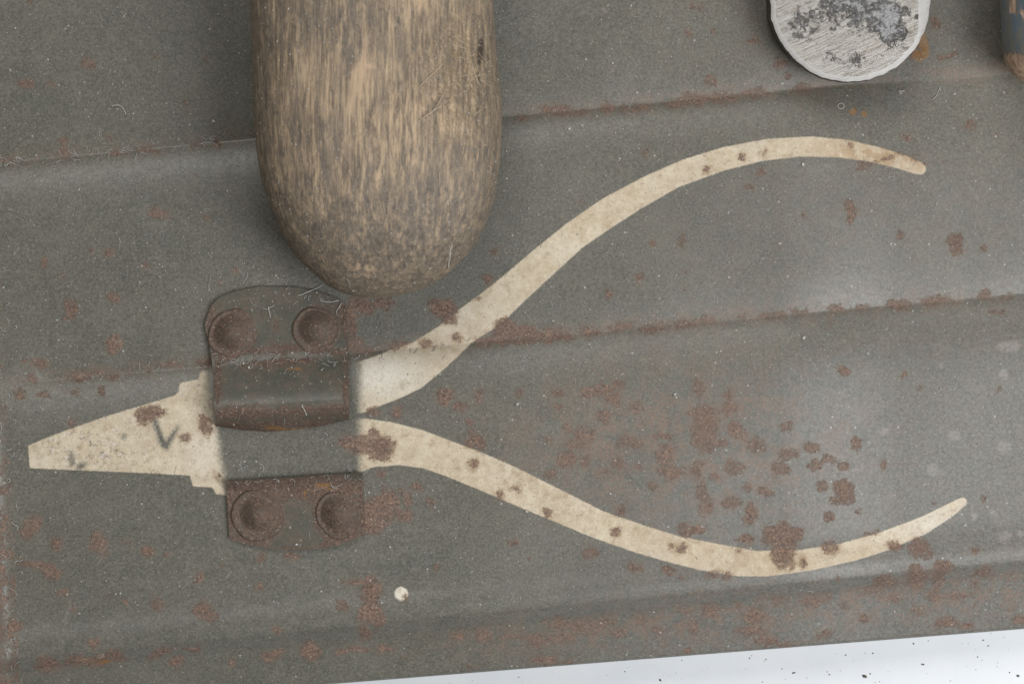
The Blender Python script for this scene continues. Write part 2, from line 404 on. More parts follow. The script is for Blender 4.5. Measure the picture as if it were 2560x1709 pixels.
# hem: rolled edge, then the side wall down to the table
hem = [(3, -4), (5, -10), (5, -18), (3, -30)]
for dv, dz in hem:
    U = np.vstack([U, us[None, :]]); V = np.vstack([V, lineD(us)[None, :] + dv]); Z = np.vstack([Z, height(us, lineD(us))[None, :] + dz])
U = np.vstack([U, us[None, :]]); V = np.vstack([V, lineD(us)[None, :] + 1.0]); Z = np.vstack([Z, np.full((1, len(us)), TABLE_Z)])
nr, nc = U.shape
P = at(U, V, Z)
FC = grid_faces(nr, nc)

cream = np.maximum.reduce([poly_sdf(U, V, q) for q in (JAW, HANDLE_UP, HANDLE_LO)])
dot = blobs(U, V, [(1003, 1483, 17, 17), (252, 1640, 9, 5, -20)], -200)
vmark = strokes(U, V, [(386, 1050, 404, 1100, 6, 7), (404, 1100, 414, 1116, 8, 8), (414, 1114, 430, 1090, 7, 5), (430, 1090, 445, 1066, 5, 2)])
vmark = np.maximum(vmark, blobs(U, V, [(204, 1164, 12, 6, -30), (180, 1150, 5, 13), (310, 1092, 4, 4)], -200))
cream = np.maximum(np.minimum(cream, -vmark * .28 - .1), dot)
spray = np.maximum.reduce([(540 + (V - 1060) * 0.16 - U), U - 898, np.where(dot > -40, 400., -400.)])
spray = np.clip(spray, -60, 100)
clean = np.maximum(0.85 * np.exp(-(((U - 960) / 90) ** 2 + ((V - 935) / 50) ** 2)), 0.35 * np.exp(-(((U - 510) / 60) ** 2 + ((V - 1130) / 80) ** 2)))
clean = np.maximum(clean, 0.45 * np.exp(-(((U - 2330) / 130) ** 2 + ((V - 1310) / 60) ** 2)))
clean = np.maximum(clean, 0.7 * (dot > -6))
grime = np.clip(1.3 * np.exp(-(((U - 230) / 130) ** 2 + ((V - 1115) / 55) ** 2)), 0, 1) + .6 * np.exp(-(((U - 520) / 35) ** 2 + ((V - 990) / 50) ** 2)) \
    + .5 * np.exp(-(((U - 905) / 18) ** 2 + ((V - 960) / 70) ** 2))
rust = blobs(U, V, RUST)
rust = np.where(U - (-25 + (V - 600) * .045) < 26, np.maximum(rust, -8 + 8 * smooth(V, 800, 1400)), rust)
orange = blobs(U, V, ORANGE)
pale = np.maximum(blobs(U, V, PALE), strokes(U, V, PALE_STROKES)); pale = np.maximum(pale, -40)
worn = np.clip(smooth(U + .6 * (V - 1000), 1350, 2300) * smooth(V, 700, 1000), 0, 1) * .9 + .25 * smooth(U, 1300, 2000) * (V < 800) * smooth(V, 330, 480)
faint = np.clip(np.exp(-(((U - 1650) / 420) ** 2 + ((V - 1110) / 170) ** 2)) + .8 * np.exp(-((V - lineC(U) - 45) / 55) ** 2) * smooth(U, 900, 1300) + .55 * np.exp(-((V - lineB(U) + 6) / 26) ** 2) + .55 * np.exp(-((V - lineA(U) + 4) / 24) ** 2) + .25 * smooth(U, 1200, 1900), 0, 1)
FIELDS = dict(brown=np.clip(.85 * np.exp(-(((U - 2180) / 170) ** 2 + ((V - 390) / 60) ** 2)) + .35 * np.exp(-(((U - 1900) / 300) ** 2 + ((V - 1390) / 80) ** 2)), 0, 1), faint=faint, cream=cream, spray=spray, clean=clean, grime=np.clip(grime, 0, 1), rust=rust, orange=orange, pale=pale, worn=np.clip(worn, 0, 1))

# analytic normals so that the stencil patch and the sheet shade as one surface
gu = np.gradient(P, axis=1); gv = np.gradient(P, axis=0)
NRM = np.cross(gv, gu); NRM /= np.linalg.norm(NRM, axis=-1, keepdims=True) + 1e-20
NRM *= np.where(NRM[..., 2:3].mean() < 0, -1, 1)
Pf, Nf = P.reshape(-1, 3), NRM.reshape(-1, 3)
paint = np.minimum(cream, spray + 8).ravel()[FC].mean(1) > 0
dotf = (dot.ravel()[FC].mean(1) > -1)

def submesh(name, mask):
    f = FC[mask]; idx, inv = np.unique(f.ravel(), return_inverse=True)
    me = mesh_np(name, Pf[idx], inv.reshape(-1, 4))
    for k, a in FIELDS.items(): attr(me, k, a.ravel()[idx])
    me.normals_split_custom_set_from_vertices(Nf[idx])
    return me

tray = empty('tool_tray', 'olive drab painted steel tool tray with rust spots and cream pliers stencil on white table', 'tool tray')
panel = obj('panel', submesh('panel', ~(paint | dotf)), M_SHEET, tray)
cxf = U.ravel()[FC].mean(1); cyf = V.ravel()[FC].mean(1)
sil = paint & ~dotf
jaw_m = sil & (cxf < 720)
up_m = sil & (cxf >= 720) & (cyf < 1040)
lo_m = sil & (cxf >= 720) & (cyf >= 1040)
obj('stencil_jaw', submesh('stencil_jaw', jaw_m), M_SHEET, panel, label='cream painted shape of a plier jaw with a dark V mark')
obj('stencil_handle', submesh('stencil_handle', up_m), M_SHEET, panel, label='cream painted curved plier handle bending upward from the clip')
obj('stencil_handle', submesh('stencil_handle', lo_m), M_SHEET, panel, label='cream painted curved plier handle bowing below the clip')
obj('paint_drop', submesh('paint_drop', dotf & (cxf > 600)), M_SHEET, panel, label='round cream paint dot')
obj('paint_chip', submesh('paint_chip', dotf & (cxf <= 600)), M_SHEET, panel)

# ------------------------------------------------------------------ spring clip
def fields_for(me, n, **kw):
    base = dict(faint=.45, cream=-200, spray=-60, clean=0, grime=0, rust=-40, orange=-40, pale=-40, worn=0)
    base.update(kw)
    for k, a in base.items(): attr(me, k, np.full(n, a) if np.isscalar(a) else a)

def thick_grid(name, u, v, z, th):
    """closed sheet: top grid plus lower grid th below, with side faces"""
    r, c = u.shape
    top = at(u, v, z)
    gu_ = np.gradient(top, axis=1); gv_ = np.gradient(top, axis=0)
    nn = np.cross(gv_, gu_); nn /= np.linalg.norm(nn, axis=-1, keepdims=True)
    if nn[..., 2].mean() < 0: nn = -nn
    bot = top - nn * th * S
    n = r * c
    f = grid_faces(r, c)
    ft, fb = f, f[:, ::-1] + n
    ring = np.concatenate([np.arange(c), np.arange(1, r) * c + c - 1, (r - 1) * c + np.arange(c - 2, -1, -1), np.arange(r - 2, 0, -1) * c])
    nx = np.roll(ring, -1)
    fs = np.stack([ring, nx, nx + n, ring + n], -1)
    me = mesh_np(name, np.concatenate([top.reshape(-1, 3), bot.reshape(-1, 3)]), np.concatenate([ft, fb, fs]))
    me.set_sharp_from_angle(angle=math.radians(55))
    return me

CLIP_RUST = [(580,832,60,62),(792,822,52,60),(690,872,120,14,-4),(560,880,34,26),(850,880,26,14),(524,800,18,60),(700,905,90,10,-4),
   (868,900,8,160),(545,950,10,60),(600,1062,70,14),(700,1030,180,14,-4),(760,1060,110,12),(640,1075,90,14),(600,1030,70,18),(690,815,10,14),
   (860,790,14,40),(800,1025,70,12)]
a = np.linspace(0, 1, 110)
prof_b = np.array([0, .12, .30, .42, .47, .52, .60, .68, .74, .79, .83, .87, .91, .95, .98, 1.0])
prof_v = np.array([735, 775, 835, 876, 893, 908, 935, 962, 983, 1000, 1014, 1028, 1042, 1054, 1062, 1067.])
prof_z = np.array([0, 0, 0, 0, 3, 11, 30, 48, 61, 70, 73, 69, 56, 36, 16, -2.])
b = np.linspace(0, 1, 130)
A, B = np.meshgrid(a, b)
base_v = np.interp(B, prof_b, prof_v); base_z = np.interp(B, prof_b, prof_z)
ker = np.ones(7) / 7
def sm1(x):
    p = np.pad(x, ((6, 6), (0, 0)), mode='reflect', reflect_type='odd')
    for _ in range(2): p = np.apply_along_axis(lambda q: np.convolve(q, ker, 'same'), 0, p)
    return p[6:-6]
base_v, base_z = sm1(base_v), sm1(base_z)
top_v = np.interp(a, [0, .03, .09, .2, .38, .66, .86, .97, 1.0], [792, 765, 742, 728, 716, 718, 734, 748, 756])
lip_v = np.interp(a, [0, .2, .4, .6, .75, .9, 1.0], [1068, 1080, 1086, 1082, 1074, 1062, 1053])
wt = np.clip((0.30 - B) / .30, 0, 1); wl = np.clip((B - .86) / .14, 0, 1) ** 1.3
vv = base_v + (0.5 - A) * 20
vv = vv * (1 - wt) + (top_v[None, :] + (vv - (735 + (0.5 - A) * 20)) * 1.0) * wt
vv = vv + (lip_v[None, :] - (1067 + (0.5 - A) * 20)) * wl
uleft = np.interp(B, [0, .08, .2, .47, 1], [518, 513, 514, 530, 539]); uright = np.interp(B, [0, .3, 1], [862, 868, 873])
uu = uleft + (uright - uleft) * A
z_foot = max(float(height(u_, v_)) for u_ in (540, 620, 700, 780, 850) for v_ in (760, 800, 840)) + 11
zz = z_foot + base_z * (1 + .05 * np.sin(A * 3.1)) + .8 * np.sin(A * 9) * (B > .4)
strap = thick_grid('spring_clip', uu, vv, zz, 10)
cr_ = blobs(uu, vv, CLIP_RUST).ravel()
fields_for(strap, 2 * len(cr_), rust=np.concatenate([cr_, np.full(len(cr_), 6.0)]),
           orange=np.concatenate([blobs(uu, vv, [(735, 921, 18, 4), (740, 1076, 40, 6), (690, 1070, 30, 4)]).ravel(), np.full(len(cr_), -40.)]))
clip = obj('spring_clip', strap, M_CLIP, tray, label='rusty bent steel spring clip with rolled lip')

# lower plate with upturned upper edge
a2, b2 = np.linspace(0, 1, 90), np.linspace(0, 1, 60)
A2, B2 = np.meshgrid(a2, b2)
vt = 1209 + (1187 - 1209) * A2
vb = np.interp(A2, [0, .12, .3, .5, .7, .88, 1], [1347, 1360, 1371, 1375, 1370, 1357, 1338])
v2 = vt + (vb - vt) * B2
u2 = (565 + 9 * B2) + ((907 + 4 * B2) - (565 + 9 * B2)) * A2
z_pl = max(float(height(u_, v_)) for u_ in (580, 660, 740, 820, 890) for v_ in (1220, 1280, 1330)) + 10
z2 = z_pl + 15 * np.clip((0.14 - B2) / .14, 0, 1) ** 1.4
plate = thick_grid('clip_plate', u2, v2, z2, 9)
pr = blobs(u2, v2, [(640,1285,70,75),(845,1286,64,70),(740,1222,190,34),(570,1280,16,70),(905,1280,14,70),(620,1350,60,10,14),(850,1350,60,12,-16),(735,1372,60,5)]).ravel()
fields_for(plate, 2 * len(pr), rust=np.concatenate([pr, np.full(len(pr), 6.)]),
           orange=np.concatenate([blobs(u2, v2, [(762, 1240, 6, 20), (810, 1212, 26, 8), (830, 1222, 16, 6), (690, 1232, 10, 6)]).ravel() - 3, np.full(len(pr), -40.)]))
plate_ob = obj('clip_plate', plate, M_CLIP, tray, label='flat rusty plate with curved end below the clip')

def rivet(parent, u0, v0, zb, r, h, rr, rh, off=(0, 0), seed=0):
    g = np.random.default_rng(seed)
    prof = [(rr + 1, -1.5), (rr + .5, rh * .8), (rr - 3, rh * 1.25), (rr - 7, rh), (r + 2, rh * .75)]
    prof += [(r * q_, rh + .4 + h * math.cos(q_ * math.pi / 2) ** 1.25) for q_ in np.linspace(.98, .06, 12)]
    nseg = 40; th = np.linspace(0, 2 * np.pi, nseg, endpoint=False)
    wob = 1 + .035 * np.sin(2 * th + g.uniform(0, 6)) + .025 * np.sin(3 * th + g.uniform(0, 6)) + .02 * np.sin(5 * th + g.uniform(0, 6))
    vs = []
    for i, (q, z) in enumerate(prof):
        k = max(0, 1 - i / 5.0)
        cx = u0 + off[0] * k; cy = v0 + off[1] * k
        vs.append(np.stack([cx + q * wob * np.cos(th), cy + q * wob * np.sin(th), np.full(nseg, zb + z) + g.normal(0, .35, nseg)], -1))
    vs = np.array(vs)
    pts = at(vs[..., 0], vs[..., 1], vs[..., 2]).reshape(-1, 3)
    f = grid_faces(len(prof), nseg, True)
    me = mesh_np('rivet', pts, f)
    # cap
    import bmesh
    bm = bmesh.new(); bm.from_mesh(me); bm.verts.ensure_lookup_table()
    n0 = (len(prof) - 1) * nseg
    c = bm.verts.new(Vector(at(u0, v0, zb + rh + h))); bm.verts.ensure_lookup_table()
    for i in range(nseg):
        fc = bm.faces.new((bm.verts[n0 + (i + 1) % nseg], bm.verts[n0 + i], c)); fc.smooth = True
    bmesh.ops.recalc_face_normals(bm, faces=bm.faces)
    bm.to_mesh(me); bm.free()
    nv = len(me.vertices)
    fields_for(me, nv, rust=np.full(nv, 9.0))
    return obj('rivet', me, M_CLIP, parent)
rivet(clip, 580, 830, z_foot, 46, 29, 60, 4, (2, 4), 1)
rivet(clip, 792, 820, z_foot, 45, 28, 58, 4, (-2, 6), 2)
rivet(plate_ob, 645, 1286, z_pl, 44, 26, 63, 5, (-4, 4), 3)
rivet(plate_ob, 846, 1285, z_pl, 45, 27, 57, 3.5, (0, 2), 4)

# ------------------------------------------------------------------ wooden handle
def wood_material():
    n = NT('worn_wood')
    g1 = n.noise(9, 6, .8, stretch=(1, .075, 1), distort=.2)
    g2 = n.noise(36, 4, .6, stretch=(1, .12, 1), seed=2)
    mott = n.noise(15, 7, .85, stretch=(1, .17, 1), seed=3)
    big = n.noise(150, 4, .6, seed=4)
    c = n.mix(n.ss(g1, .38, .62), (0.150, 0.116, 0.086), (0.60, 0.44, 0.28))
    c = n.mix(n.ss(g2, .40, .68, 0, .55), c, (0.165, 0.138, 0.112))
    dark = n.math('MULTIPLY', n.ss(mott, .36, .60), n.ss(n.math('ADD', big, n.math('MULTIPLY', n.attr('dark_zone'), .30)), .34, .62))
    c = n.mix(n.math('MULTIPLY', dark, .85), c, n.mix(n.noise(9, 3, .7, seed=5), (0.066, 0.058, 0.051), (0.19, 0.158, 0.128)))
    dull = n.ss(n.noise(15, 4, .7, stretch=(1, .5, 1), seed=8), .42, .72, 0, .45)
    c = n.mix(n.math('MULTIPLY', dull, .6), c, (0.32, 0.26, 0.19))
    c = n.mix(n.ss(n.noise(5, 4, .8, stretch=(1, .22, 1), seed=21), .52, .72, 0, .55), c, (0.10, 0.085, 0.072))
    c = n.mix(n.ss(n.noise(8, 4, .8, stretch=(1, .3, 1), seed=22), .56, .72, 0, .6), c, (0.56, 0.43, 0.29))
    bf = n.math('ADD', n.attr('bare'), n.math('MULTIPLY', n.math('SUBTRACT', n.noise(16, 4, .7, stretch=(1, .12, 1), seed=6), .5), 90))
    c = n.mix(n.ss(bf, -10, 16, 0, .8), c, n.mix(g1, (0.44, 0.30, 0.19), (0.70, 0.52, 0.35)))
    fuzz = n.math('MULTIPLY', n.attr('fuzz'), n.ss(n.noise(9, 4, .8, vec=n.rotz(n.p, 35), stretch=(.25, 1, 1), seed=7, distort=1.5), .46, .64))
    c = n.mix(fuzz, c, (0.45, 0.34, 0.21))
    c = n.mix(n.ss(n.attr('crack'), -3, 3, 0, .9), c, (0.05, 0.03, 0.02))
    c = n.mix(n.ss(n.math('ADD', n.attr('dark_zone'), n.noise(80, 4, .6, seed=12)), 1.05, 1.7, 0, .34), c, n.mix(n.ss(mott, .40, .60), (0.085, 0.074, 0.060), (0.27, 0.205, 0.14)))
    e1 = n.noise(16, 6, .85, stretch=(1, .6, 1), seed=61)
    c = n.mix(n.ss(n.math('ADD', e1, n.math('MULTIPLY', n.attr('dark_zone'), .12)), .56, .68, 0, .6), c, (0.075, 0.066, 0.056))
    c = n.mix(n.ss(n.noise(13, 6, .85, stretch=(1, .5, 1), seed=62), .54, .66, 0, .55), c, (0.46, 0.345, 0.22))
    d, k = n.voro(40, 3)
    c = n.mix(n.math('MULTIPLY', n.ss(d, .09, .04), n.ss(k, .5, .8, 0, .5)), c, (0.50, 0.47, 0.43))
    h = n.math('ADD', n.math('MULTIPLY', g1, 1.2), n.math('ADD', n.math('MULTIPLY', mott, 1.0), n.math('MULTIPLY', fuzz, 2.0)))
    rough = n.ss(mott, .3, .7, .58, .44)
    return n.done(c, rough, n.bump(h, 2.6, .7), 0.0, .42)
M_WOOD = wood_material()
OUT_L = [(-620,640),(-300,632),(0,627),(165,632),(329,637),(400,645),(450,654),(521,676),(592,708),(636,736),(665,764),(694,796),(715,822),(730,851),(739,880),(744,915),(745,938)]
OUT_R = [(-620,1205),(-300,1222),(0,1232),(60,1236),(99,1240),(154,1243),(203,1250),(274,1256),(384,1251),(483,1240),(538,1224),(609,1191),(647,1158),(675,1131),(700,1098),(724,1048),(737,1000),(743,965),(745,942)]
ts = np.concatenate([np.linspace(-620, -20, 24), np.linspace(-10, 640, 110), 640 + 105 * np.sin(np.linspace(0.03, np.pi / 2, 46))])
uL = np.interp(ts, *zip(*OUT_L)); uR = np.interp(ts, *zip(*OUT_R))
def sm(x, k=5):
    p = np.pad(x, k, mode='edge'); q = np.convolve(p, np.ones(k) / k, 'same')[k:-k]; q[-6:] = x[-6:]; return q
uL, uR = sm(uL), sm(uR)
hw = np.maximum((uR - uL) / 2, .5); cu = (uR + uL) / 2
ZC, HMAX = 235.0, 205.0
ratio = np.clip(hw / 310.0, 0, 1.05)
hh = HMAX * ratio ** .92
nseg = 160
th = np.linspace(0, 2 * np.pi, nseg, endpoint=False)
ex = 0.88
cx = np.sign(np.cos(th)) * np.abs(np.cos(th)) ** ex; cz = np.sign(np.sin(th)) * np.abs(np.sin(th)) ** ex
HU = cu[:, None] + hw[:, None] * cx[None, :]
HV = ts[:, None] + 0 * cx[None, :]
zc = ZC - 10 + 0.012 * (400 - ts)
HZ = zc[:, None] + hh[:, None] * cz[None, :]
# the end face leans: the rounded tip is a touch higher than the underside
HV = HV - 26 * smooth(ts, 560, 745)[:, None] * np.clip(-cz, 0, 1)[None, :]
dn = 1.2 * np.sin(HU / 31) * np.sin(HV / 47 + 1) + 1.0 * np.sin(HU / 17 + HV / 90)
HZ = HZ + dn * (cz > 0)[None, :]
pts = at(HU, HV, HZ)
# the outline above was drawn at the widest section; keep true positions for every height there
kz = (1 - zc / DPX)[:, None]
pts[..., 0] = (HU - W2) * S * kz; pts[..., 1] = (H2 - HV) * S * kz
hz_world = pts[..., 2]
pu = pts[..., 0] / S + W2; pv = H2 - pts[..., 1] / S
gap = (hz_world / S - height(pu, pv)).min()
pts[..., 2] -= (gap - .5) * S
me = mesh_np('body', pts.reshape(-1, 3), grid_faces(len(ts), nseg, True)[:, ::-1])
import bmesh
bm = bmesh.new(); bm.from_mesh(me); bm.verts.ensure_lookup_table()
bm.faces.new([bm.verts[i] for i in range(nseg)])
n0 = (len(ts) - 1) * nseg
bm.faces.new([bm.verts[n0 + i] for i in range(nseg)][::-1])
bmesh.ops.recalc_face_normals(bm, faces=bm.faces); bm.to_mesh(me); bm.free()
fu, fv = HU.ravel(), HV.ravel()
attr(me, 'bare', np.maximum(blobs(fu, fv, [(922,205,6,78),(908,225,4,50),(940,215,4,44),(893,240,4,34),(955,240,3,28),(1055,8,20,42),(910,676,28,11),(1075,280,4,26,42),(1100,245,4,40,40)], -60), -60))
attr(me, 'dark_zone', smooth(fv, 400, 640) * .9 + .45 * np.exp(-((fu - 880) / 130) ** 2 - ((fv - 70) / 80) ** 2) + .55 * np.exp(-((fu - 650) / 50) ** 2) + .5 * np.exp(-((fu - 1225) / 50) ** 2) - .5 * np.exp(-((fu - 925) / 75) ** 2 - ((fv - 230) / 110) ** 2))  # stained end and patch; darker along both flanks, paler near the middle
attr(me, 'fuzz', np.exp(-(((fu - 1165) / 95) ** 2 + ((fv - 190) / 150) ** 2)))
attr(me, 'crack', np.maximum(blobs(fu, fv, [(1202,140,7,34,4),(1196,205,4,16)], -40), -40))
wh = empty('wooden_handle', 'thick worn wooden tool handle with grimy rounded end beside the riveted clip', 'handle',
           tuple(float(q) for q in at(935, 300, float(height(935, 300)))))
def child_of(o, e):
    o.parent = e; o.matrix_parent_inverse = e.matrix_basis.inverted()
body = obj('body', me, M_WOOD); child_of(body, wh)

# raised splinter on the right flank
def tube(pts_, r, k=4):
    pts_ = np.asarray(pts_, float); n_ = len(pts_)
    tan = np.gradient(pts_, axis=0); tan /= np.linalg.norm(tan, axis=1, keepdims=True) + 1e-12
    up = np.array([0, 0, 1.0]); s_ = np.cross(tan, up); s_ /= np.linalg.norm(s_, axis=1, keepdims=True) + 1e-12
    w_ = np.cross(s_, tan)
    r = np.broadcast_to(r, (n_,))
    an = np.linspace(0, 2 * np.pi, k, endpoint=False)
    vv_ = pts_[:, None, :] + r[:, None, None] * (np.cos(an)[None, :, None] * s_[:, None, :] + np.sin(an)[None, :, None] * w_[:, None, :])
    return vv_.reshape(-1, 3), grid_faces(n_, k, True)

class Pile:
    def __init__(self): self.v = []; self.f = []; self.n = 0
    def add(self, v, f): self.v.append(v); self.f.append(f + self.n); self.n += len(v)
    def mesh(self, name): return mesh_np(name, np.concatenate(self.v), np.concatenate(self.f))

def plain(name, c1, c2, rough=.8, period=20):
    n = NT(name); return n.done(n.mix(n.noise(period, 2), c1, c2), rough)
M_LINT = plain('lint', (0.38, 0.365, 0.33), (0.60, 0.58, 0.54))
M_SPLINT = plain('splinter', (0.50, 0.40, 0.27), (0.72, 0.60, 0.45))

from mathutils.bvhtree import BVHTree
def bvh_of(me_):
    return BVHTree.FromPolygons([v.co.copy() for v in me_.vertices], [tuple(p.vertices) for p in me_.polygons])
B_BODY = bvh_of(me); B_STRAP = bvh_of(strap); B_PLATE = bvh_of(plate)
CAMP = Vector((0, 0, DPX * S))
def surf(u, v):
    """point under photo pixel (u, v) on the topmost surface"""
    d = Vector(((u - W2) * S, (H2 - v) * S, 0)) - CAMP; d.normalize()
    best = None
    for t in (B_BODY, B_STRAP, B_PLATE):
        h = t.ray_cast(CAMP, d)
        if h[0] is not None and (best is None or h[3] < best[1]): best = (h[0], h[3])
    if best: return np.array(best[0])
    return at(u, v, float(height(u, v)))

def fibre(pile, u, v, length, rad, ang=None, curl=1.0, lift=1.5, on=surf, k=3):
    ang = random.uniform(0, 2 * math.pi) if ang is None else ang
    n_ = 7; c_ = random.gauss(0, 1) * curl; pts_ = []
    x, y = u, v
    for i in range(n_):
        p = np.array(on(x, y)); p[2] += (rad + lift * abs(math.sin(i * 1.1 + ang))) * S
        pts_.append(p)
        ang += c_ / n_ * 1.6 + random.gauss(0, .22) * curl
        x += math.cos(ang) * length / (n_ - 1); y += math.sin(ang) * length / (n_ - 1)
    pts_ = np.array(pts_)
    if np.abs(np.diff(pts_[:, 2])).max() > 25 * S: return
    pile.add(*tube(pts_, rad * S, k))

sp = Pile()
for i in range(80):
    u0 = random.gauss(1165, 45); v0 = random.gauss(185, 95)
    if not (1030 < u0 < 1238 and 20 < v0 < 420): continue
    ang = random.choice([random.gauss(-.7, .3), random.gauss(-.7, .3), random.gauss(1.5, .5), random.uniform(0, 6.3)])
    fibre(sp, u0, v0, random.uniform(10, 34), random.uniform(.35, .75), ang, .4, 1.6)
for (x0, y0, l, an) in [(1045, 305, 70, -.75), (1075, 285, 60, -.7), (1050, 215, 80, -.72), (1098, 430, 36, 1.45), (1130, 90, 50, .5), (1180, 160, 60, 1.3)]:
    fibre(sp, x0, y0, l, 1.1, an, .15, 1.5)
fz = obj('splinter_fibres', sp.mesh('splinter_fibres'), M_SPLINT, kind='stuff'); child_of(fz, wh)

# ------------------------------------------------------------------ steel hammer head
def steel_material():
    n = NT('ground_steel')
    v = n.rotz(n.p, -24)
    sc1 = n.noise(7, 4, .8, vec=v, stretch=(.06, 1, 1))
    sc2 = n.noise(3.5, 3, .8, vec=v, stretch=(.05, 1, 1), seed=2)
    c = n.mix(n.ss(sc1, .32, .68), (0.18, 0.165, 0.145), (0.37, 0.357, 0.335))
    c = n.mix(n.ss(sc2, .5, .75, 0, .7), c, (0.22, 0.18, 0.145))
    pf = n.math('ADD', n.attr('patina'), n.math('MULTIPLY', n.math('SUBTRACT', n.noise(30, 9, .9, seed=3), .5), 3.0))
    pm = n.ss(pf, .46, .70)
    c = n.mix(n.math('MULTIPLY', pm, .72), c, n.mix(n.ss(n.noise(6, 4, .8, seed=4), .35, .65), (0.17, 0.172, 0.18), (0.36, 0.36, 0.37)))
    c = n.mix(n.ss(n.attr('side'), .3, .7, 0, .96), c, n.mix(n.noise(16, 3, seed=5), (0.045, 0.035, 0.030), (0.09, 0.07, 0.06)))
    rough = n.fmix(n.attr('rim'), n.fmix(pm, n.ss(sc1, .3, .7, .34, .5), .55), .72)
    c = n.mix(n.math('MULTIPLY', n.attr('rim'), .55), c, (0.80, 0.79, 0.77))  # bevel lightened in colour to stand in for reflected light
    h = n.math('ADD', n.math('ADD', sc1, sc2), n.math('MULTIPLY', pm, -1.2))
    return n.done(c, rough, n.bump(h, 1.6, .6), n.fmix(n.attr('rim'), n.fmix(n.attr('side'), .88, .2), .45), .5)
M_STEEL = steel_material()
half = [(1927,0),(1929,45),(1935,72),(1953,106),(1980,142),(2000,160),(2019,175),(2046,190),(2080,200),(2122,204),(2170,199),(2207,187),(2243,166),(2270,142),(2294,115),(2310,82),(2322,45),(2327,0)]
full = half + [(2325,-50),(2312,-95),(2290,-132),(2255,-168),(2210,-192),(2125,-204),(2050,-192),(1990,-155),(1955,-112),(1932,-55)]
full = np.array(full, float)
seg = np.linalg.norm(np.roll(full, -1, 0) - full, axis=1); cum = np.concatenate([[0], np.cumsum(seg)])
q = np.linspace(0, cum[-1], 200, endpoint=False)
cl = np.vstack([full, full[:1]])
ou, ov = np.interp(q, cum, cl[:, 0]), np.interp(q, cum, cl[:, 1])
ou += np.convolve(rng.normal(0, 1.4, 200), np.ones(3) / 3, 'same'); ov += np.convolve(rng.normal(0, 1.4, 200), np.ones(3) / 3, 'same')
hc = np.array([2127.0, 0.0])
ZT = 128.0
def ring(scale, z, cut=None):
    uu_ = hc[0] + (ou - hc[0]) * scale; vv_ = hc[1] + (ov - hc[1]) * scale
    if cut is not None: uu_ = np.minimum(uu_, cut)
    return uu_, vv_, np.full_like(uu_, z)
base_h = float(max(height(2127, 120), height(2000, 100), height(2250, 100), height(2127, 200)))
rings = [ring(1.0, base_h + .5), ring(1.0, ZT - 40), ring(1.0, ZT - 5), ring(.985, ZT - 3.2), ring(.965, ZT - 1.3), ring(.94, ZT)]
# ground flat on the right flank: the face stops short and falls away
for i in range(2, 6):
    u_, v_, z_ = rings[i]
    over = np.maximum(u_ - 2300, 0)
    rings[i] = (u_, v_, z_ - over * 0.42 * (i < 5))
u_, v_, z_ = rings[5]; rings[5] = (np.minimum(u_, 2296), v_, z_)
for k in (.9, .75, .6, .45, .3, .15, .03): 
    r_ = ring(k, ZT + 1.5 * (1 - k)); rings.append((np.minimum(r_[0], 2296 - (1 - k) * 60), r_[1], r_[2]))
RU = np.array([r_[0] for r_ in rings]); RV = np.array([r_[1] for r_ in rings]); RZ = np.array([r_[2] for r_ in rings])
RV2 = RV - 16 * np.clip((ZT - 40 - RZ) / (ZT - 40 - base_h), 0, 1)
hp = at(RU, RV2, np.full_like(RU, ZT)); hp[..., 2] = RZ * S
def head_mesh(name, i0, i1, cap):
    sub = hp[i0:i1 + 1].reshape(-1, 3); nn_ = i1 - i0 + 1
    m_ = mesh_np(name, sub, grid_faces(nn_, 200, True))
    bm_ = bmesh.new(); bm_.from_mesh(m_); bm_.verts.ensure_lookup_table()
    if cap == 'top': bm_.faces.new([bm_.verts[(nn_ - 1) * 200 + i] for i in range(200)])
    if cap == 'bottom': bm_.faces.new([bm_.verts[i] for i in range(200)])
    bmesh.ops.recalc_face_normals(bm_, faces=bm_.faces); bm_.to_mesh(m_); bm_.free()
    uu_, vv_ = RU[i0:i1 + 1].ravel(), RV[i0:i1 + 1].ravel()
    pat = np.clip(.19 + .55 * np.exp(-((uu_ - 2120) / 105) ** 2 - ((vv_ - 5) / 62) ** 2) + .6 * np.exp(-((uu_ - 2225) / 42) ** 2 - ((vv_ - 60) / 55) ** 2)
          + .42 * np.exp(-((uu_ - 2135) / 40) ** 2 - ((vv_ - 150) / 24) ** 2) + .36 * np.exp(-((uu_ - 1990) / 40) ** 2 - ((vv_ - 65) / 35) ** 2), 0, 1)
    attr(m_, 'patina', pat if name != 'bevel' else pat * 0)
    attr(m_, 'rim', np.full(len(uu_), 1.0 if name == 'bevel' else 0.0))
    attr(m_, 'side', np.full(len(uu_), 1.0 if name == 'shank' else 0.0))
    return m_
hh_e = empty('hammer_head', 'round ground steel hammer face with dark patina blotches and bright rim', 'hammer head', tuple(float(x) for x in at(2127, 0, base_h)))
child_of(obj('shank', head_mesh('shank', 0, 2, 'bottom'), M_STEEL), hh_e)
child_of(obj('bevel', head_mesh('bevel', 2, 5, None), M_STEEL), hh_e)
child_of(obj('striking_face', head_mesh('striking_face', 5, len(rings) - 1, 'top'), M_STEEL), hh_e)

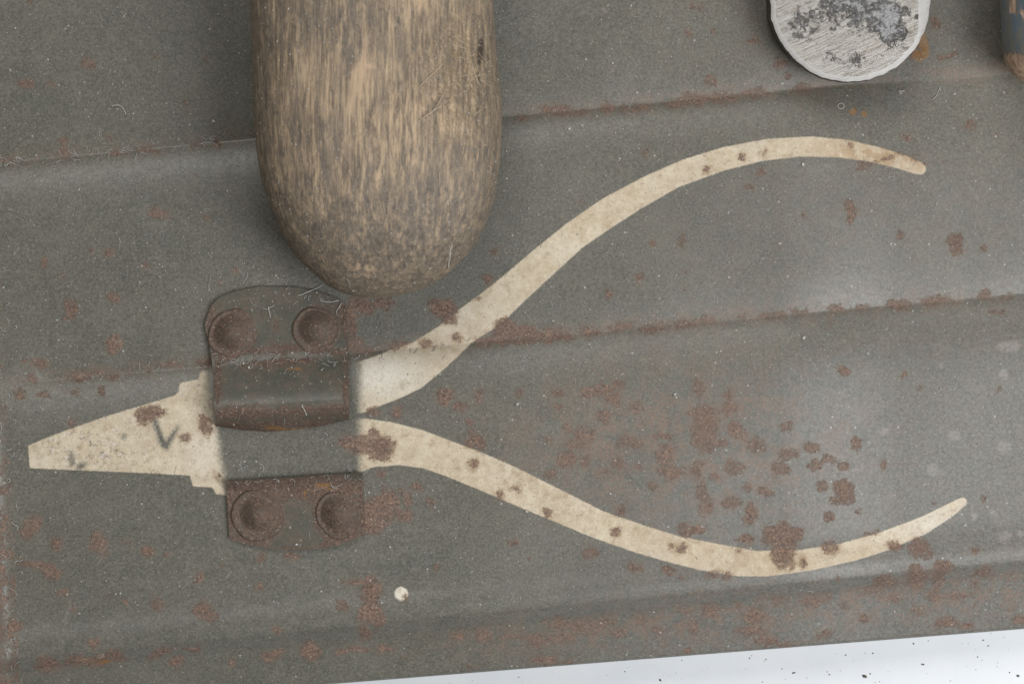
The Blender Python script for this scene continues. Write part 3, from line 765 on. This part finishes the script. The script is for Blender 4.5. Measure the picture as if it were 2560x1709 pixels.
# ------------------------------------------------------------------ blue handle
def blue_material():
    n = NT('worn_blue_paint')
    g = n.noise(10, 4, .75, stretch=(1, .3, 1))
    wear = n.noise(26, 5, .75, stretch=(1, .45, 1), seed=2)
    c = n.mix(n.noise(30, 3, .6, seed=4), (0.085, 0.120, 0.155), (0.150, 0.200, 0.240))
    c = n.mix(n.ss(n.math('ADD', wear, n.math('MULTIPLY', n.attr('edge'), .16)), .52, .68, 0, .75), c, (0.20, 0.175, 0.125))
    bf = n.math('ADD', n.attr('bare'), n.math('MULTIPLY', n.math('SUBTRACT', n.noise(20, 4, .7, stretch=(1, .5, 1), seed=3), .5), 60))
    c = n.mix(n.ss(bf, -4, 6), c, n.mix(n.ss(g, .35, .65), (0.30, 0.20, 0.14), (0.62, 0.44, 0.31)))
    return n.done(c, .55, n.bump(n.math('ADD', g, n.ss(bf, -4, 6, 1.2, 0)), 2.5, .7))
M_BLUE = blue_material()
bp_v = [-560, -300, 0, 60, 110, 150, 176, 190, 199, 209, 216]
bp_h = [196, 196, 193, 190, 188, 182, 172, 160, 146, 110, 2]  # unseen far side made wider and taller to shade the sheet nearby
tv = np.concatenate([np.linspace(-560, 0, 14), np.linspace(12, 160, 16), np.linspace(164, 216, 22)])
bh = np.interp(tv, bp_v, bp_h); bc = 2691.0
ph = np.linspace(0, 2 * np.pi, 72, endpoint=False)
BU = bc + bh[:, None] * np.cos(ph)[None, :]; BV = tv[:, None] + 0 * ph[None, :]; BZr = bh[:, None] * .86 * np.sin(ph)[None, :]
BV = BV + 2.5 * np.sin(ph * 7)[None, :] * smooth(tv, 150, 200)[:, None]
zcb = 150.0
bpts = at(BU, BV, np.full_like(BU, zcb)); bpts[..., 2] = (BZr + zcb) * S
gap = (bpts[..., 2] / S - height(bpts[..., 0] / S + W2, H2 - bpts[..., 1] / S)).min()
bpts[..., 2] -= (gap - .5) * S
bme = mesh_np('grip', bpts.reshape(-1, 3), grid_faces(len(tv), 72, True))
bm = bmesh.new(); bm.from_mesh(bme); bm.verts.ensure_lookup_table()
bm.faces.new([bm.verts[i] for i in range(72)]); n0 = (len(tv) - 1) * 72
bm.faces.new([bm.verts[n0 + i] for i in range(72)])
bmesh.ops.recalc_face_normals(bm, faces=bm.faces); bm.to_mesh(bme); bm.free()
attr(bme, 'bare', np.maximum((BV - 140).ravel() * .9, blobs(BU.ravel(), BV.ravel(), [(2548, 46, 9, 20), (2518, 26, 5, 14)], -40)))
attr(bme, 'edge', np.clip((np.abs(BU - bc) / (bh[:, None] + 1) - .6) / .4, 0, 1).ravel())
obj('painted_handle', bme, M_BLUE, label='worn blue painted wooden handle with bare wood end beside the steel hammer head', category='handle')

# ------------------------------------------------------------------ lint, dust, grit
lint = Pile()
OCT_F = np.array([[0,2,4],[2,1,4],[1,3,4],[3,0,4],[2,0,5],[1,2,5],[3,1,5],[0,3,5]])
class Specks:
    def __init__(self): self.v = []
    def add(self, p, r):
        a_ = random.uniform(0, 3.1); e = random.uniform(.6, 1.7)
        c_, s_ = math.cos(a_), math.sin(a_)
        self.v.append(np.array([[c_*e, s_*e, 0], [-c_*e, -s_*e, 0], [-s_, c_, 0], [s_, -c_, 0], [0, 0, .7], [0, 0, -.7]]) * r * S + np.asarray(p) + np.array([0, 0, .4 * r * S]))
    def mesh(self, name):
        n_ = len(self.v)
        return mesh_np(name, np.concatenate(self.v), (OCT_F[None] + 6 * np.arange(n_)[:, None, None]).reshape(-1, 3))
dust = Specks()
for i in range(5200):
    u0, v0 = random.uniform(-150, 2700), random.uniform(-120, 1540)
    if v0 > lineD(u0) - 8: continue
    keep = 1.0 if u0 < 1400 else .6
    if v0 > 1200: keep *= .6
    if random.random() > keep: continue
    r = random.choice([1.0, 1.1, 1.2, 1.3, 1.5, 1.7, 2.1]) * random.uniform(.8, 1.15)
    dust.add(surf(u0, v0), r)
for (u0, v0, r) in [(534, 304, 4.5), (1423, 322, 6), (1531, 158, 4.5), (2007, 411, 5), (2009, 844, 5), (1293, 1010, 4.5), (1687, 985, 4.5), (741, 1360, 3.5), (622, 918, 4.5), (608, 908, 3.5), (1316, 1278, 4), (228, 1103, 3), (1850, 1278, 3)]:
    dust.add(surf(u0, v0), r)
for i in range(420):
    u0, v0 = random.uniform(-100, 2650), random.uniform(-80, 1500)
    fibre(lint, u0, v0, random.uniform(7, 20), random.uniform(.35, .6), None, .7, 1.0)
for i in range(60):                       # caught in the creases
    u0 = random.uniform(0, 540); v0 = lineA(u0) + random.gauss(2, 7)
    fibre(lint, u0, v0, random.uniform(8, 30), random.uniform(.45, .9), None, 1.8, 2)
for i in range(80):
    u0 = random.uniform(20, 2000) ** 1.0; v0 = lineB(u0) + random.gauss(0, 12)
    fibre(lint, u0, v0, random.uniform(8, 24), random.uniform(.4, .8), None, 1.6, 2)
for i in range(95):                       # round the clip
    t_ = random.random()
    if t_ < .35: u0, v0 = random.uniform(515, 870), random.gauss(728, 14)
    elif t_ < .7: u0, v0 = random.uniform(520, 870), random.gauss(890, 16)
    else: u0, v0 = random.uniform(565, 910), random.gauss(1192, 10)
    fibre(lint, u0, v0, random.uniform(8, 34), random.uniform(.45, .85), None, 1.6, 2)
for i in range(45):                       # along the left wall
    v0 = random.uniform(700, 1700); u0 = random.gauss(28 + (v0 - 1200) * .03, 12)
    fibre(lint, u0, v0, random.uniform(10, 30), random.uniform(.5, 1.0), None, 1.8, 2)
for (u0, v0, l, an, r) in [(853, 748, 55, 2.2, 1.3), (745, 738, 66, -.2, 1.1), (858, 752, 40, 2.5, 1.0), (280, 265, 48, -.1, 1.2), (500, 360, 50, -.7, .8),
                           (1130, 610, 60, 1.9, 1.6), (1124, 660, 60, 1.4, 1.8), (1128, 640, 34, .3, 1.2), (755, 1010, 30, 1.2, 1.2), (2330, 250, 40, -.6, .9),
                           (2245, 228, 16, .5, 1.3), (672, 766, 28, 1.9, 1.1)]:
    fibre(lint, u0, v0, l, r, an, .8, 2, k=4)
# the small ring of lint by the hammer
an_ = np.linspace(0, 2 * np.pi, 20)
lint.add(*tube(np.array([at(2102 + 8 * math.cos(t_), 265 + 7 * math.sin(t_), float(height(2102, 265)) + 1.5) for t_ in an_]), 1.1 * S, 4))
obj('lint', lint.mesh('lint'), M_LINT, kind='stuff', label='pale curled lint fibres caught on the olive sheet and clip', category='lint')
obj('dust', dust.mesh('dust'), M_LINT, kind='stuff', label='pale dust specks scattered over the olive sheet', category='dust')

grit = Specks()
for i in range(330):
    u0 = random.uniform(500, 2900); v0 = random.uniform(lineD(u0) + 14, 1900)
    r = random.choice([.7, .8, .9, 1.0, 1.2, 1.5, 1.9])
    if random.random() < .03: r = 2.8
    grit.add(at(u0, v0, TABLE_Z), r)
for (u0, v0, r) in [(2161, 1689, 4.4), (2165, 1690, 3.2), (1983, 1681, 2.8), (1987, 1680, 2.2), (2305, 1659, 2.6), (2309, 1660, 2), (2284, 1608, 2.4), (2458, 1599, 2), (1874, 1644, 2), (2545, 1688, 3.6)]:
    grit.add(at(u0, v0, TABLE_Z), r)
obj('grit', grit.mesh('grit'), plain('grit', (0.05, 0.045, 0.04), (0.16, 0.13, 0.10)), kind='stuff', label='dark grit specks on the white table below the tray', category='grit')
